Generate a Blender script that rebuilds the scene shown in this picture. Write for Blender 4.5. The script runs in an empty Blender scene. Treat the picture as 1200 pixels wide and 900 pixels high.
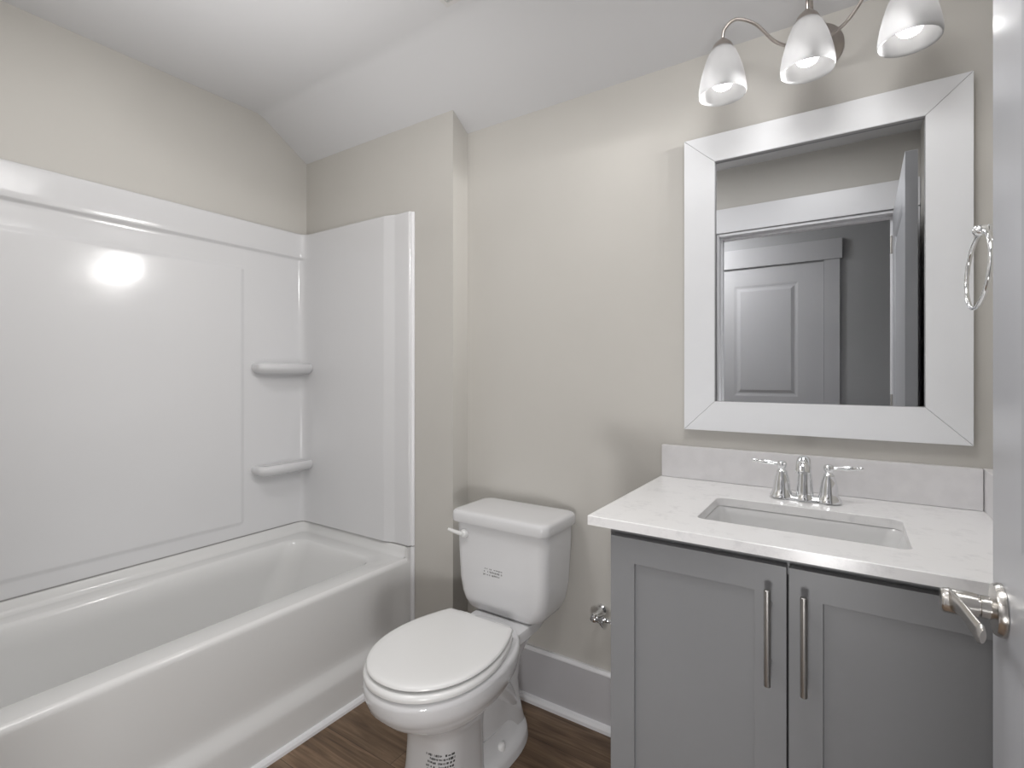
import bpy, math, random
from mathutils import Vector, Matrix
random.seed(4)
S = bpy.context.scene
COL = S.collection
pi = math.pi

# ------------------------------------------------------------------ camera
# Plan coordinates used below: x to the right along the mirror wall, d = distance out from that wall
# (blender y = -d), z up.  Metres.
FPX, YAW, V0, CAMZ, CAMD = 597.1, 0.5858, 437.9, 1.2445, 1.67
cd = bpy.data.cameras.new('camera')
cam = bpy.data.objects.new('camera', cd); COL.objects.link(cam)
cd.sensor_width = 36.0
cd.lens = 36.0 * FPX / 1200.0
cd.shift_y = -(450.0 - V0) / 1200.0
cd.clip_start = 0.01
cam.location = (0, -CAMD, CAMZ)
cam.rotation_euler = (pi / 2, 0, YAW)
S.camera = cam

# ------------------------------------------------------------------ light and exposure
S.view_settings.view_transform = 'Standard'
S.view_settings.look = 'None'
S.view_settings.gamma = 1.0
S.view_settings.use_curve_mapping = False
S.view_settings.exposure = 0.06
W = bpy.data.worlds.new('world'); S.world = W
W.use_nodes = True
bg = W.node_tree.nodes['Background']
bg.inputs[0].default_value = (0.93, 0.96, 1.0, 1); bg.inputs[1].default_value = 0.6
BULB = 9.0          # radiance of the three bulbs in the vanity light
GLOW = 1.5         # radiance of their lit frosted shades
SPOT = 9.0
HALL = 125.0         # radiance of the added, unseen hallway ceiling lamp
def area(name, x, d, z, sx, sy, power, rot, col=(1, 0.988, 0.98)):
    l = bpy.data.lights.new(name, 'AREA'); l.shape = 'RECTANGLE'; l.size = sx; l.size_y = sy; l.energy = power; l.color = col
    o = bpy.data.objects.new(name, l); COL.objects.link(o); o.location = (x, -d, z); o.rotation_euler = rot
    return o
# added out-of-frame fill light, facing up to bounce off the ceiling
area('ceiling_bounce_fill', -1.35, 0.95, 1.85, 0.8, 0.8, 2.9, (pi, 0, 0))
area('added_ceiling_fill', -1.2, 1.2, 2.43, 0.4, 0.4, 7.6, (0, 0, 0))  # added fill under the ceiling, out of frame, no fitting built
area('added_ceiling_fill_door', -0.15, 0.85, 2.43, 0.4, 0.4, 7.8, (0, 0, 0))  # second added ceiling fill, brightening the vanity side
fl_ = bpy.data.lights.new('doorway_fill_spot', 'SPOT'); fl_.energy = 30; fl_.shadow_soft_size = 0.12  # added fill spot low in the doorway, unseen behind the camera
fl_.spot_size = math.radians(165); fl_.spot_blend = 1.0; fl_.color = (1, 0.988, 0.98)
fo_ = bpy.data.objects.new('doorway_fill_spot', fl_); COL.objects.link(fo_)
fo_.location = (-0.05, -1.70, 0.62); fo_.rotation_euler = (pi/2, 0, 0.95)

# ------------------------------------------------------------------ materials
def mat(name, col, rough=0.5, metal=0.0, spec=0.5, noise=None, bump=None, coat=0.0):
    m = bpy.data.materials.new(name); m.use_nodes = True
    nt = m.node_tree; b = nt.nodes['Principled BSDF']
    b.inputs['Base Color'].default_value = (*col, 1)
    b.inputs['Roughness'].default_value = rough
    b.inputs['Metallic'].default_value = metal
    b.inputs['Specular IOR Level'].default_value = spec
    if coat:
        b.inputs['Coat Weight'].default_value = coat; b.inputs['Coat Roughness'].default_value = 0.05
    tc = nt.nodes.new('ShaderNodeTexCoord')
    if noise:   # (scale, amount)
        n = nt.nodes.new('ShaderNodeTexNoise'); n.inputs['Scale'].default_value = noise[0]; n.inputs['Detail'].default_value = 4
        nt.links.new(tc.outputs['Object'], n.inputs['Vector'])
        r = nt.nodes.new('ShaderNodeValToRGB')
        a = noise[1]
        r.color_ramp.elements[0].position = 0.35; r.color_ramp.elements[1].position = 0.65
        r.color_ramp.elements[0].color = (*[c * (1 - a) for c in col], 1)
        r.color_ramp.elements[1].color = (*[min(1, c * (1 + a)) for c in col], 1)
        nt.links.new(n.outputs[0], r.inputs[0]); nt.links.new(r.outputs[0], b.inputs['Base Color'])
    if bump:    # (scale, strength, distance)
        n = nt.nodes.new('ShaderNodeTexNoise'); n.inputs['Scale'].default_value = bump[0]; n.inputs['Detail'].default_value = 3
        nt.links.new(tc.outputs['Object'], n.inputs['Vector'])
        u = nt.nodes.new('ShaderNodeBump'); u.inputs['Strength'].default_value = bump[1]; u.inputs['Distance'].default_value = bump[2]
        nt.links.new(n.outputs[0], u.inputs['Height']); nt.links.new(u.outputs[0], b.inputs['Normal'])
    return m

M = {}
M['wall'] = mat('greige_wall_paint', (0.56, 0.543, 0.51), 0.55, spec=0.3, noise=(3, 0.012), bump=(260, 0.05, 0.001))
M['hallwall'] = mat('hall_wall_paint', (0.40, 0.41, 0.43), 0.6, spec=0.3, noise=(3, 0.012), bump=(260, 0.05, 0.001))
M['ceiling'] = mat('ceiling_paint', (0.65, 0.65, 0.66), 0.8, spec=0.2, noise=(2, 0.01), bump=(200, 0.05, 0.001))
M['trim'] = mat('white_trim_paint', (0.80, 0.80, 0.82), 0.3, spec=0.5, noise=(6, 0.008))
M['board'] = mat('pale_grey_board', (0.52, 0.515, 0.535), 0.35, noise=(6, 0.01))  # board face greyer than its white cap and shoe
M['door'] = mat('door_paint', (0.50, 0.51, 0.54), 0.28, spec=0.5, bump=(60, 0.04, 0.001))
M['acrylic'] = mat('white_acrylic', (0.70, 0.70, 0.71), 0.16, spec=0.5, bump=(4.0, 0.22, 0.01))
M['tub'] = mat('white_tub_enamel', (0.72, 0.72, 0.715), 0.14, spec=0.5)
M['seam'] = mat('dark_seam', (0.30, 0.295, 0.29), 0.6)  # dark grey seam between tub flange and surround
M['china'] = mat('white_china', (0.70, 0.70, 0.71), 0.09, spec=0.5)
M['seat'] = mat('white_seat_plastic', (0.79, 0.79, 0.785), 0.22, spec=0.5)
M['cab'] = mat('grey_cabinet_paint', (0.235, 0.238, 0.246), 0.38, spec=0.4, noise=(5, 0.015))
M['cabdark'] = mat('gap_shade', (0.045, 0.045, 0.047), 0.7)
M['chrome'] = mat('chrome', (0.86, 0.87, 0.88), 0.06, metal=1)
M['nickel'] = mat('brushed_nickel', (0.50, 0.455, 0.425), 0.28, metal=1, bump=(400, 0.04, 0.0005))
M['knob'] = mat('satin_nickel', (0.62, 0.60, 0.57), 0.24, metal=1, bump=(400, 0.04, 0.0005))
M['steel'] = mat('handle_steel', (0.40, 0.39, 0.375), 0.28, metal=1, bump=(400, 0.05, 0.0005))
M['frame'] = mat('mirror_frame_white', (0.74, 0.75, 0.77), 0.35, spec=0.4, noise=(8, 0.01))
M['mitre'] = mat('mitre_line', (0.36, 0.36, 0.37), 0.6)
M['mirror'] = mat('mirror_silver', (0.61, 0.62, 0.63), 0.0, metal=1)
M['sink'] = mat('sink_china', (0.70, 0.70, 0.70), 0.10, spec=0.5)
M['ink'] = mat('grey_ink', (0.20, 0.20, 0.195), 0.7)
M['inkd'] = mat('dark_ink', (0.07, 0.07, 0.07), 0.7)
M['vent'] = mat('vent_plastic', (0.62, 0.61, 0.60), 0.5)
M['black'] = mat('black_hole', (0.02, 0.02, 0.02), 0.6)

def quartz():
    m = mat('white_quartz', (0.77, 0.765, 0.765), 0.22, spec=0.5)
    nt = m.node_tree; b = nt.nodes['Principled BSDF']
    tc = [n for n in nt.nodes if n.type == 'TEX_COORD'][0]
    v = nt.nodes.new('ShaderNodeTexNoise'); v.inputs['Scale'].default_value = 26; v.inputs['Detail'].default_value = 8; v.inputs['Roughness'].default_value = 0.7
    nt.links.new(tc.outputs['Object'], v.inputs['Vector'])
    r = nt.nodes.new('ShaderNodeValToRGB')
    r.color_ramp.elements[0].position = 0.33; r.color_ramp.elements[0].color = (0.76, 0.755, 0.76, 1)
    r.color_ramp.elements[1].position = 0.47; r.color_ramp.elements[1].color = (0.85, 0.845, 0.845, 1)
    nt.links.new(v.outputs[0], r.inputs[0]); nt.links.new(r.outputs[0], b.inputs['Base Color'])
    return m
M['quartz'] = quartz()
def quartz2():
    m = mat('grey_quartz_splash', (0.74, 0.73, 0.74), 0.3, spec=0.4, noise=(30, 0.025))
    return m
M['splash'] = quartz2()

def wood():
    m = bpy.data.materials.new('brown_plank_floor'); m.use_nodes = True
    nt = m.node_tree; N = nt.nodes; L = nt.links; b = N['Principled BSDF']
    tc = N.new('ShaderNodeTexCoord')
    br = N.new('ShaderNodeTexBrick'); br.offset = 0.37
    br.inputs['Scale'].default_value = 1.0
    br.inputs['Brick Width'].default_value = 1.22; br.inputs['Row Height'].default_value = 0.178
    br.inputs['Mortar Size'].default_value = 0.0012; br.inputs['Mortar Smooth'].default_value = 0.3
    br.inputs['Color1'].default_value = (0.75, 0.75, 0.75, 1); br.inputs['Color2'].default_value = (1.2, 1.2, 1.2, 1)
    br.inputs['Mortar'].default_value = (0.35, 0.35, 0.35, 1)
    L.new(tc.outputs['Object'], br.inputs['Vector'])
    mp = N.new('ShaderNodeMapping'); mp.inputs['Scale'].default_value = (2.2, 30, 1)
    L.new(tc.outputs['Object'], mp.inputs['Vector'])
    n1 = N.new('ShaderNodeTexNoise'); n1.inputs['Scale'].default_value = 1.5; n1.inputs['Detail'].default_value = 9; n1.inputs['Distortion'].default_value = 1.4
    L.new(mp.outputs[0], n1.inputs['Vector'])
    mp2 = N.new('ShaderNodeMapping'); mp2.inputs['Scale'].default_value = (1.2, 5, 1)
    L.new(tc.outputs['Object'], mp2.inputs['Vector'])
    n2 = N.new('ShaderNodeTexNoise'); n2.inputs['Scale'].default_value = 1.6; n2.inputs['Detail'].default_value = 3
    L.new(mp2.outputs[0], n2.inputs['Vector'])
    mx = N.new('ShaderNodeMath'); mx.operation = 'ADD'
    L.new(n1.outputs[0], mx.inputs[0]); L.new(n2.outputs[0], mx.inputs[1])
    hf = N.new('ShaderNodeMath'); hf.operation = 'MULTIPLY'; hf.inputs[1].default_value = 0.5
    L.new(mx.outputs[0], hf.inputs[0])
    r = N.new('ShaderNodeValToRGB')
    r.color_ramp.elements[0].position = 0.34; r.color_ramp.elements[0].color = (0.060, 0.036, 0.020, 1)
    r.color_ramp.elements[1].position = 0.68; r.color_ramp.elements[1].color = (0.27, 0.185, 0.12, 1)
    e = r.color_ramp.elements.new(0.5); e.color = (0.145, 0.092, 0.055, 1)
    L.new(hf.outputs[0], r.inputs[0])
    mm = N.new('ShaderNodeMix'); mm.data_type = 'RGBA'; mm.blend_type = 'MULTIPLY'; mm.inputs[0].default_value = 1.0
    L.new(r.outputs[0], mm.inputs[6]); L.new(br.outputs[0], mm.inputs[7])
    L.new(mm.outputs[2], b.inputs['Base Color'])
    b.inputs['Roughness'].default_value = 0.42
    return m
M['wood'] = wood()

def lit_bulb():
    m = bpy.data.materials.new('lit_bulb'); m.use_nodes = True
    nt = m.node_tree; nt.nodes.clear()
    o = nt.nodes.new('ShaderNodeOutputMaterial'); e = nt.nodes.new('ShaderNodeEmission')
    e.inputs[0].default_value = (1.0, 0.975, 0.95, 1); e.inputs[1].default_value = BULB
    nt.links.new(e.outputs[0], o.inputs[0]); return m
M['bulb'] = lit_bulb()
def lit_shade():
    m = bpy.data.materials.new('frosted_glass_lit'); m.use_nodes = True
    nt = m.node_tree; nt.nodes.clear()
    o = nt.nodes.new('ShaderNodeOutputMaterial')
    tr = nt.nodes.new('ShaderNodeBsdfTranslucent'); tr.inputs[0].default_value = (0.60, 0.60, 0.605, 1)
    pr = nt.nodes.new('ShaderNodeBsdfPrincipled'); pr.inputs['Base Color'].default_value = (0.30, 0.30, 0.303, 1); pr.inputs['Roughness'].default_value = 0.35
    mx = nt.nodes.new('ShaderNodeMixShader'); mx.inputs[0].default_value = 0.5
    nt.links.new(tr.outputs[0], mx.inputs[1]); nt.links.new(pr.outputs[0], mx.inputs[2])
    nt.links.new(mx.outputs[0], o.inputs[0]); return m
M['shade'] = lit_shade()
def lamp_mat(name, s, c=(1.0, 0.97, 0.94)):
    m = bpy.data.materials.new(name); m.use_nodes = True
    nt = m.node_tree; nt.nodes.clear()
    o = nt.nodes.new('ShaderNodeOutputMaterial'); e = nt.nodes.new('ShaderNodeEmission')
    e.inputs[0].default_value = (*c, 1); e.inputs[1].default_value = s
    nt.links.new(e.outputs[0], o.inputs[0]); return m
M['hallfill'] = lamp_mat('hall_fill_glow', HALL)

# ------------------------------------------------------------------ mesh helpers
class MB:
    """collects faces in plan coordinates (x, d, z)"""
    def __init__(s): s.v = []; s.f = []
    def quadgrid(s, rows, closed_u=True, cap0=False, cap1=False):
        n = len(rows[0]); b = len(s.v)
        for r in rows: s.v += [tuple(p) for p in r]
        for i in range(len(rows) - 1):
            for j in range(n if closed_u else n - 1):
                k = (j + 1) % n
                s.f.append((b + i*n + j, b + i*n + k, b + (i+1)*n + k, b + (i+1)*n + j))
        if cap0: s.f.append(tuple(b + j for j in range(n))[::-1])
        if cap1: s.f.append(tuple(b + (len(rows)-1)*n + j for j in range(n)))
        return s
    def box(s, x0, x1, d0, d1, z0, z1):
        b = len(s.v)
        s.v += [(x, d, z) for z in (z0, z1) for x, d in ((x0, d0), (x1, d0), (x1, d1), (x0, d1))]
        for f in ((0,1,2,3), (4,7,6,5), (0,4,5,1), (1,5,6,2), (2,6,7,3), (3,7,4,0)): s.f.append(tuple(b + i for i in f))
        return s
    def poly(s, pts):
        b = len(s.v); s.v += [tuple(p) for p in pts]; s.f.append(tuple(range(b, b + len(pts)))); return s
    def prism_x(s, prof, x0, x1):      # prof: list of (d, z)
        return s.quadgrid([[(x0, d, z) for d, z in prof], [(x1, d, z) for d, z in prof]], cap0=True, cap1=True)
    def prism_d(s, prof, d0, d1):      # prof: list of (x, z)
        return s.quadgrid([[(x, d0, z) for x, z in prof], [(x, d1, z) for x, z in prof]], cap0=True, cap1=True)
    def prism_z(s, prof, z0, z1):      # prof: list of (x, d)
        return s.quadgrid([[(x, d, z0) for x, d in prof], [(x, d, z1) for x, d in prof]], cap0=True, cap1=True)
    def lathe(s, prof, c, axis=(0, 0, 1), n=32, cap0=True, cap1=True):   # prof: (r, h)
        a = Vector(axis).normalized(); t = Vector((1, 0, 0)) if abs(a.x) < 0.9 else Vector((0, 1, 0))
        e1 = a.cross(t).normalized(); e2 = a.cross(e1); c = Vector(c)
        rows = [[c + a*h + (e1*math.cos(2*pi*k/n) + e2*math.sin(2*pi*k/n))*max(r, 1e-5) for k in range(n)] for r, h in prof]
        return s.quadgrid(rows, cap0=cap0, cap1=cap1)
    def sweep(s, path, radii, n=16, cap=True, flat=None):
        P = [Vector(p) for p in path]
        if not hasattr(radii, '__len__'): radii = [radii]*len(P)
        rows = []; ref = None
        for i, p in enumerate(P):
            t = (P[min(i+1, len(P)-1)] - P[max(i-1, 0)]).normalized()
            if ref is None:
                ref = Vector((0, 0, 1)) if abs(t.z) < 0.9 else Vector((0, 1, 0))
                if flat and flat.get('ref'): ref = Vector(flat['ref'])
            e1 = (ref - t*ref.dot(t)).normalized(); e2 = t.cross(e1); ref = e1
            a = flat['a'] if flat else 1.0
            rows.append([p + (e1*math.cos(2*pi*k/n)*a + e2*math.sin(2*pi*k/n))*radii[i] for k in range(n)])
        return s.quadgrid(rows, cap0=cap, cap1=cap)

def obj(name, mb, m, parent=None, org=None, smooth=None, bevel=0, seg=2, kind=None, mirror=None):
    """link ONE mesh object; geometry is stored relative to the thing's origin"""
    o3 = Vector((0, 0, 0))
    if parent is not None: o3 = Vector(parent['_org'])
    elif org is not None: o3 = Vector(org)
    me = bpy.data.meshes.new(name)
    me.from_pydata([(p[0] - o3.x, -(p[1] - o3.y), p[2] - o3.z) for p in mb.v], [], mb.f)
    import bmesh
    bm = bmesh.new(); bm.from_mesh(me)
    bmesh.ops.remove_doubles(bm, verts=bm.verts, dist=1e-5)
    bmesh.ops.recalc_face_normals(bm, faces=bm.faces)
    bm.to_mesh(me); bm.free()
    me.materials.append(M[m] if isinstance(m, str) else m)
    if smooth is not None:
        for p in me.polygons: p.use_smooth = True
    ob = bpy.data.objects.new(name, me); COL.objects.link(ob)
    if bevel:
        b = ob.modifiers.new('bevel', 'BEVEL'); b.width = bevel; b.segments = seg; b.limit_method = 'ANGLE'; b.angle_limit = math.radians(35)
        for p in me.polygons: p.use_smooth = True
    if smooth is not None or bevel:
        ang = math.radians(smooth if smooth else 35)
        bm = bmesh.new(); bm.from_mesh(me)
        for e in bm.edges:
            if len(e.link_faces) == 2 and e.calc_face_angle(0) > ang: e.smooth = False
        bm.to_mesh(me); bm.free()
    if bevel:
        wn = ob.modifiers.new('wn', 'WEIGHTED_NORMAL'); wn.keep_sharp = False
        for e in me.edges: e.use_edge_sharp = False
    ob['_org'] = tuple(o3)
    if parent is not None: ob.parent = parent
    else: ob.location = (o3.x, -o3.y, o3.z)
    if kind: ob['kind'] = kind
    return ob

def thing(name, label, cat, org, kind=None, group=None):
    o = bpy.data.objects.new(name, None); COL.objects.link(o); o.empty_display_size = 0.05
    o['_org'] = tuple(org); o.location = (org[0], -org[1], org[2])
    if label: o['label'] = label
    if cat: o['category'] = cat
    if kind: o['kind'] = kind
    if group: o['group'] = group
    return o
def tag(o, label, cat, group=None):
    o['label'] = label; o['category'] = cat
    if group: o['group'] = group
    return o
def struct(name, mb, m, **k): return obj(name, mb, m, kind='structure', **k)

def rr(x0, x1, d0, d1, r, z, n=6):
    """rounded rectangle loop, 4*(n+1) points"""
    out = []
    r = min(r, (x1-x0)/2 - 1e-4, (d1-d0)/2 - 1e-4)
    for cx, cy, a0 in ((x1-r, d1-r, 0), (x0+r, d1-r, pi/2), (x0+r, d0+r, pi), (x1-r, d0+r, 3*pi/2)):
        for k in range(n+1):
            a = a0 + pi/2*k/n; out.append((cx + r*math.cos(a), cy + r*math.sin(a), z))
    return out
def egg(cx, hw, db, dm, df, z, eb=2.0, ef=2.0, n=48):
    """plan loop: half width hw, widest at dm, back at db, front at df; superellipse exponents"""
    out = []
    for k in range(n):
        a = 2*pi*k/n; c, s = math.cos(a), math.sin(a)
        e = ef if s >= 0 else eb
        x = math.copysign(abs(c)**(2/e), c)*hw
        y = math.copysign(abs(s)**(2/e), s)*((df-dm) if s >= 0 else (dm-db))
        out.append((cx + x, dm + y, z))
    return out
def sstep(t): t = max(0, min(1, t)); return t*t*(3-2*t)

def panel_slab(mb, P, w, h, t, panels, prof, both=True):
    """slab w x h x t; P maps (a, b, c) -> (x, d, z), c = 0 front face, c = -t rear. panels: (a0,a1,b0,b1); prof: [(inset, depth)]"""
    As = sorted({0, w} | {p[0] for p in panels} | {p[1] for p in panels})
    Bs = sorted({0, h} | {p[2] for p in panels} | {p[3] for p in panels})
    for side in ((0, -1), (-t, 1)):
        c0, sg = side
        for i in range(len(As)-1):
            for j in range(len(Bs)-1):
                a0, a1, b0, b1 = As[i], As[i+1], Bs[j], Bs[j+1]
                if (both or c0 == 0) and any(abs(p[0]-a0) < 1e-6 and abs(p[1]-a1) < 1e-6 and abs(p[2]-b0) < 1e-6 and abs(p[3]-b1) < 1e-6 for p in panels):
                    rows = []
                    for ins, dep in [(0, 0)] + prof:
                        c = c0 + sg*dep
                        rows.append([P(a0+ins, b0+ins, c), P(a1-ins, b0+ins, c), P(a1-ins, b1-ins, c), P(a0+ins, b1-ins, c)])
                    mb.quadgrid(rows, cap1=True)
                else:
                    mb.poly([P(a0, b0, c0), P(a1, b0, c0), P(a1, b1, c0), P(a0, b1, c0)])
    for i in range(len(As)-1):
        for b in (0, h): mb.poly([P(As[i], b, 0), P(As[i+1], b, 0), P(As[i+1], b, -t), P(As[i], b, -t)])
    for j in range(len(Bs)-1):
        for a in (0, w): mb.poly([P(a, Bs[j], 0), P(a, Bs[j+1], 0), P(a, Bs[j+1], -t), P(a, Bs[j], -t)])
    return mb

# ------------------------------------------------------------------ room shell
XL, XR = -2.2935, 0.29       # left wall, right wall
XJ, DJ = -1.330, 0.095       # the tub's end wall stands DJ proud of the mirror wall, up to XJ
DF, DT = 1.57, 0.115         # front wall (with the doorway) and its thickness
ZB, ZC, DC = 2.246, 2.4545, 0.338
OX0, OX1, OZ = -0.66, 0.195, 2.07   # doorway
HD = 2.70                    # far wall of the hallway
HX0, HX1 = -2.6, 1.5

struct('floor', MB().box(XL-0.1, HX1+0.1, -0.1, HD+0.1, -0.05, 0.0), 'wood')
struct('wall_back', MB().box(XJ, XR+0.1, -0.1, 0, 0, 2.6), 'wall')
struct('wall_alcove', MB().box(XL-0.1, XJ, -0.1, DJ, 0, 2.6), 'wall')
struct('wall_left', MB().box(XL-0.1, XL, DJ, DF, 0, 2.6), 'wall')
struct('wall_right', MB().box(XR, XR+0.1, 0, DF, 0, 2.6), 'wall')
fw = MB().box(XL-0.1, OX0, DF, DF+DT, 0, 2.6).box(OX1, XR+0.1, DF, DF+DT, 0, 2.6).box(OX0, OX1, DF, DF+DT, OZ, 2.6)
struct('wall_front', fw, 'wall')
# ceiling: flat, then bending down to the mirror wall
sl = math.atan2(ZC-ZB, DC)
def ceil_prof():
    R = 0.10; T = R*math.tan(sl/2)
    pts = [(0, ZB)]
    cx, cz = DC + T, ZC - R
    for k in range(9):
        a = sl*(1 - k/8)
        pts.append((cx - R*math.sin(a), cz + R*math.cos(a)))
    pts.append((DF, ZC))
    return pts
cp = ceil_prof()
struct('ceiling', MB().prism_x([(-0.0, ZB)] + cp[1:] + [(DF, ZC+0.1), (DC-0.03, ZC+0.1), (0, ZB+0.12)], XL, XR), 'ceiling', smooth=30)
# hallway
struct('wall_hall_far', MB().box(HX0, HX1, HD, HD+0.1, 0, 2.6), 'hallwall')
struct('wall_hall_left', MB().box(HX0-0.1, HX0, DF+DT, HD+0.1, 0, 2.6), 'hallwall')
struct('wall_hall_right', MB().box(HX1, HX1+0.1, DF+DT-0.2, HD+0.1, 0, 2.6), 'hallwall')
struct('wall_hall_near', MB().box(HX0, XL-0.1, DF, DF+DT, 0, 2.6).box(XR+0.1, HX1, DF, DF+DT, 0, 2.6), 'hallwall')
struct('ceiling_hall', MB().box(HX0, HX1, DF+DT, HD, ZC, ZC+0.1), 'ceiling')

# door casings and jambs
def casing(mb, x0, x1, zt, d0, d1, w=0.09):
    mb.box(x0-w, x0, d0, d1, 0, zt).box(x1, x1+w, d0, d1, 0, zt)
    return mb
c = MB().box(OX0-0.09, OX0-0.004, DF-0.018, DF, 0, OZ).box(OX1+0.004, XR-0.002, DF-0.018, DF, 0, OZ).box(OX0-0.10, XR-0.002, DF-0.022, DF, OZ+0.004, OZ+0.145)
struct('trim_1', c, 'trim', bevel=0.002)
j = MB().box(OX0, OX0+0.012, DF-0.012, DF+DT+0.012, 0, OZ).box(OX1-0.012, OX1, DF-0.012, DF+DT+0.012, 0, OZ).box(OX0+0.012, OX1-0.012, DF-0.012, DF+DT+0.012, OZ-0.014, OZ)
j.box(OX0+0.012, OX0+0.022, DF+0.04, DF+0.075, 0, OZ-0.014).box(OX0+0.022, OX1-0.022, DF+0.04, DF+0.075, OZ-0.026, OZ-0.014).box(OX1-0.022, OX1-0.012, DF+0.04, DF+0.075, 0, OZ-0.014)
struct('trim_2', j, 'trim', bevel=0.0015)
# hall door casing
hx0, hx1 = -0.925, -0.158
c = MB().box(hx0-0.095, hx0, HD-0.018, HD, 0, OZ).box(hx1, hx1+0.098, HD-0.018, HD, 0, OZ).box(hx0-0.11, hx1+0.113, HD-0.024, HD, OZ, OZ+0.145)
struct('trim_3', c, 'door', bevel=0.002)
# baseboards
bb = thing('baseboard_back', None, None, (-0.9, 0, 0), kind='structure')
obj('board', MB().box(XJ, -0.475, 0, 0.015, 0.0, 0.192), 'board', bb)
obj('cap', MB().prism_x([(0, 0.192), (0.016, 0.192), (0.016, 0.196), (0.010, 0.205), (0, 0.205)], XJ, -0.475), 'trim', bb)
obj('shoe_molding', MB().prism_x([(0.015, 0.0), (0.031, 0.0), (0.031, 0.012), (0.026, 0.022), (0.015, 0.026)], XJ, -0.475), 'trim', bb)
struct('trim_4', MB().prism_d([(-1.552, 0), (-1.536, 0), (-1.537, 0.010), (-1.543, 0.018), (-1.552, 0.020)], DJ+0.002, DF), 'trim')
struct('baseboard_alcove', MB().box(-1.534, XJ, DJ, DJ+0.015, 0, 0.20), 'trim')

# ------------------------------------------------------------------ open bathroom door (against the right wall)
DL = -0.0115  # tiny toe-in of the slab
def door_P(a, b, c):   # a from latch edge towards hinge, b up, c out of the room-side face
    return (0.167 - c + 0.012*a/0.85, 0.70 + a, 0.012 + b)
dprof = [(0.012, 0.008), (0.020, 0.009), (0.034, 0.009), (0.056, 0.003), (0.060, 0.003)]
d1 = thing('door_1', None, None, (0.187, 1.55, 0), kind='structure')
obj('door_slab', panel_slab(MB(), door_P, 0.852, 2.045, 0.038, [(0.135, 0.717, 0.19, 0.87), (0.135, 0.717, 1.018, 1.90)], dprof), 'door', d1, bevel=0.0015, seg=1)
ly, lz = 0.752, 0.932
hnd = MB().lathe([(0.0345, 0), (0.0345, 0.004), (0.032, 0.009), (0.020, 0.012), (0.016, 0.0125)], (0.1675, ly, lz), (-1, 0, 0), n=40)
hd = obj('door_handle', hnd, 'knob', d1, smooth=40)
nk = MB().lathe([(0.0145, 0.010), (0.0145, 0.022), (0.0115, 0.0225), (0.0115, 0.0245), (0.0155, 0.025), (0.0165, 0.036), (0.0165, 0.060), (0.014, 0.063)], (0.1675, ly, lz), (-1, 0, 0), n=32)
obj('neck', nk, 'knob', hd, smooth=40)
lp = []; lr = []
for k in range(22):
    t = k/21
    lp.append((0.113 + 0.004*math.sin(pi*t) + 0.020*t**2.2 , ly - 0.006 + 0.102*t, lz + 0.002 + 0.006*math.sin(pi*1.15*t) - 0.003*t))
    lr.append(0.0150*(1 - 0.28*math.sin(pi*t*0.9)) if k not in (0, 21) else 0.009)
obj('lever', MB().sweep(lp, lr, n=20, flat={'a': 0.36, 'ref': (1, 0, 0)}), 'knob', hd, smooth=50)
obj('grub_screw', MB().lathe([(0.0018, 0), (0.0018, 0.0008)], (0.1275, ly+0.0162, lz-0.002), (0, 1, 0), n=12), 'black', hd)
hb = MB()
for z in (0.25, 1.05, 1.85): hb.lathe([(0.007, 0), (0.007, 0.09)], (0.176, 1.557, z), (0, 0, 1), n=14)
obj('hinge', hb, 'knob', d1, smooth=40)

# hallway door
def hall_P(a, b, c): return (hx0 + 0.003 + a, HD - 0.006 - c, 0.012 + b)
d2 = thing('door_2', None, None, (-0.54, HD, 0), kind='structure')
obj('door_slab', panel_slab(MB(), hall_P, 0.761, 2.05, 0.004, [(0.155, 0.600, 0.19, 0.90), (0.155, 0.600, 1.06, 1.92)], [(0.012, 0.002), (0.014, 0.003), (0.026, 0.003), (0.048, -0.004), (0.052, -0.004)], both=False), 'door', d2)
kb = MB().lathe([(0.032, 0), (0.032, 0.008), (0.012, 0.012), (0.012, 0.03), (0.024, 0.038), (0.028, 0.05), (0.020, 0.062), (0.004, 0.066)], (hx0+0.07, HD-0.006, 0.93), (0, -1, 0), n=28)
obj('door_knob', MB().lathe([(0.032, 0), (0.032, 0.008), (0.012, 0.012), (0.012, 0.03), (0.024, 0.038), (0.028, 0.05), (0.020, 0.062), (0.004, 0.066)], (hx0+0.07, HD-0.01, 0.93), (0, -1, 0), n=28), 'knob', d2, smooth=40)

# ------------------------------------------------------------------ tub
TX0, TX1, TD0, TD1, TZ = XL+0.002, -1.552, DJ+0.002, DF-0.004, 0.466
tub = thing('bathtub', 'long white alcove bathtub with smooth apron, along the left wall', 'bathtub', (-1.92, 0.85, 0))
t = MB()
NY = 96
rows = []
# apron from floor to rim, as a profile swept along the tub's length
def apron_x(d, z):
    e = sstep((d - TD0 - 0.02)/0.10) * sstep((TD1 - 0.02 - d)/0.10)
    v = sstep((z - 0.112)/0.075)*min(1.0, max(0.0, (TZ - 0.016 - z)/(TZ - 0.18)))
    return TX1 - 0.022*e*v
zs = [0.001] + [0.02 + k*0.01 for k in range(10)] + [0.118 + k*0.0055 for k in range(11)] + [0.19 + k*0.02 for k in range(8)] + [0.345 + 0.01*k for k in range(11)]
ys = [TD0 + (TD1-TD0)*k/NY for k in range(NY+1)]
ys = sorted(set([TD0 + 0.14*k/28 for k in range(29)] + [TD1 - 0.14*k/28 for k in range(29)] + [TD0 + 0.14 + (TD1-TD0-0.28)*k/20 for k in range(21)]))
for z in zs: rows.append([(apron_x(d, z), d, z) for d in ys])
for k in range(1, 7):
    a = pi/2*k/6
    rows.append([(TX1 - 0.014*(1-math.cos(a)), d, zs[-1] + (TZ - zs[-1])*math.sin(a)) for d in ys])
t.quadgrid(rows, closed_u=False)
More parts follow.
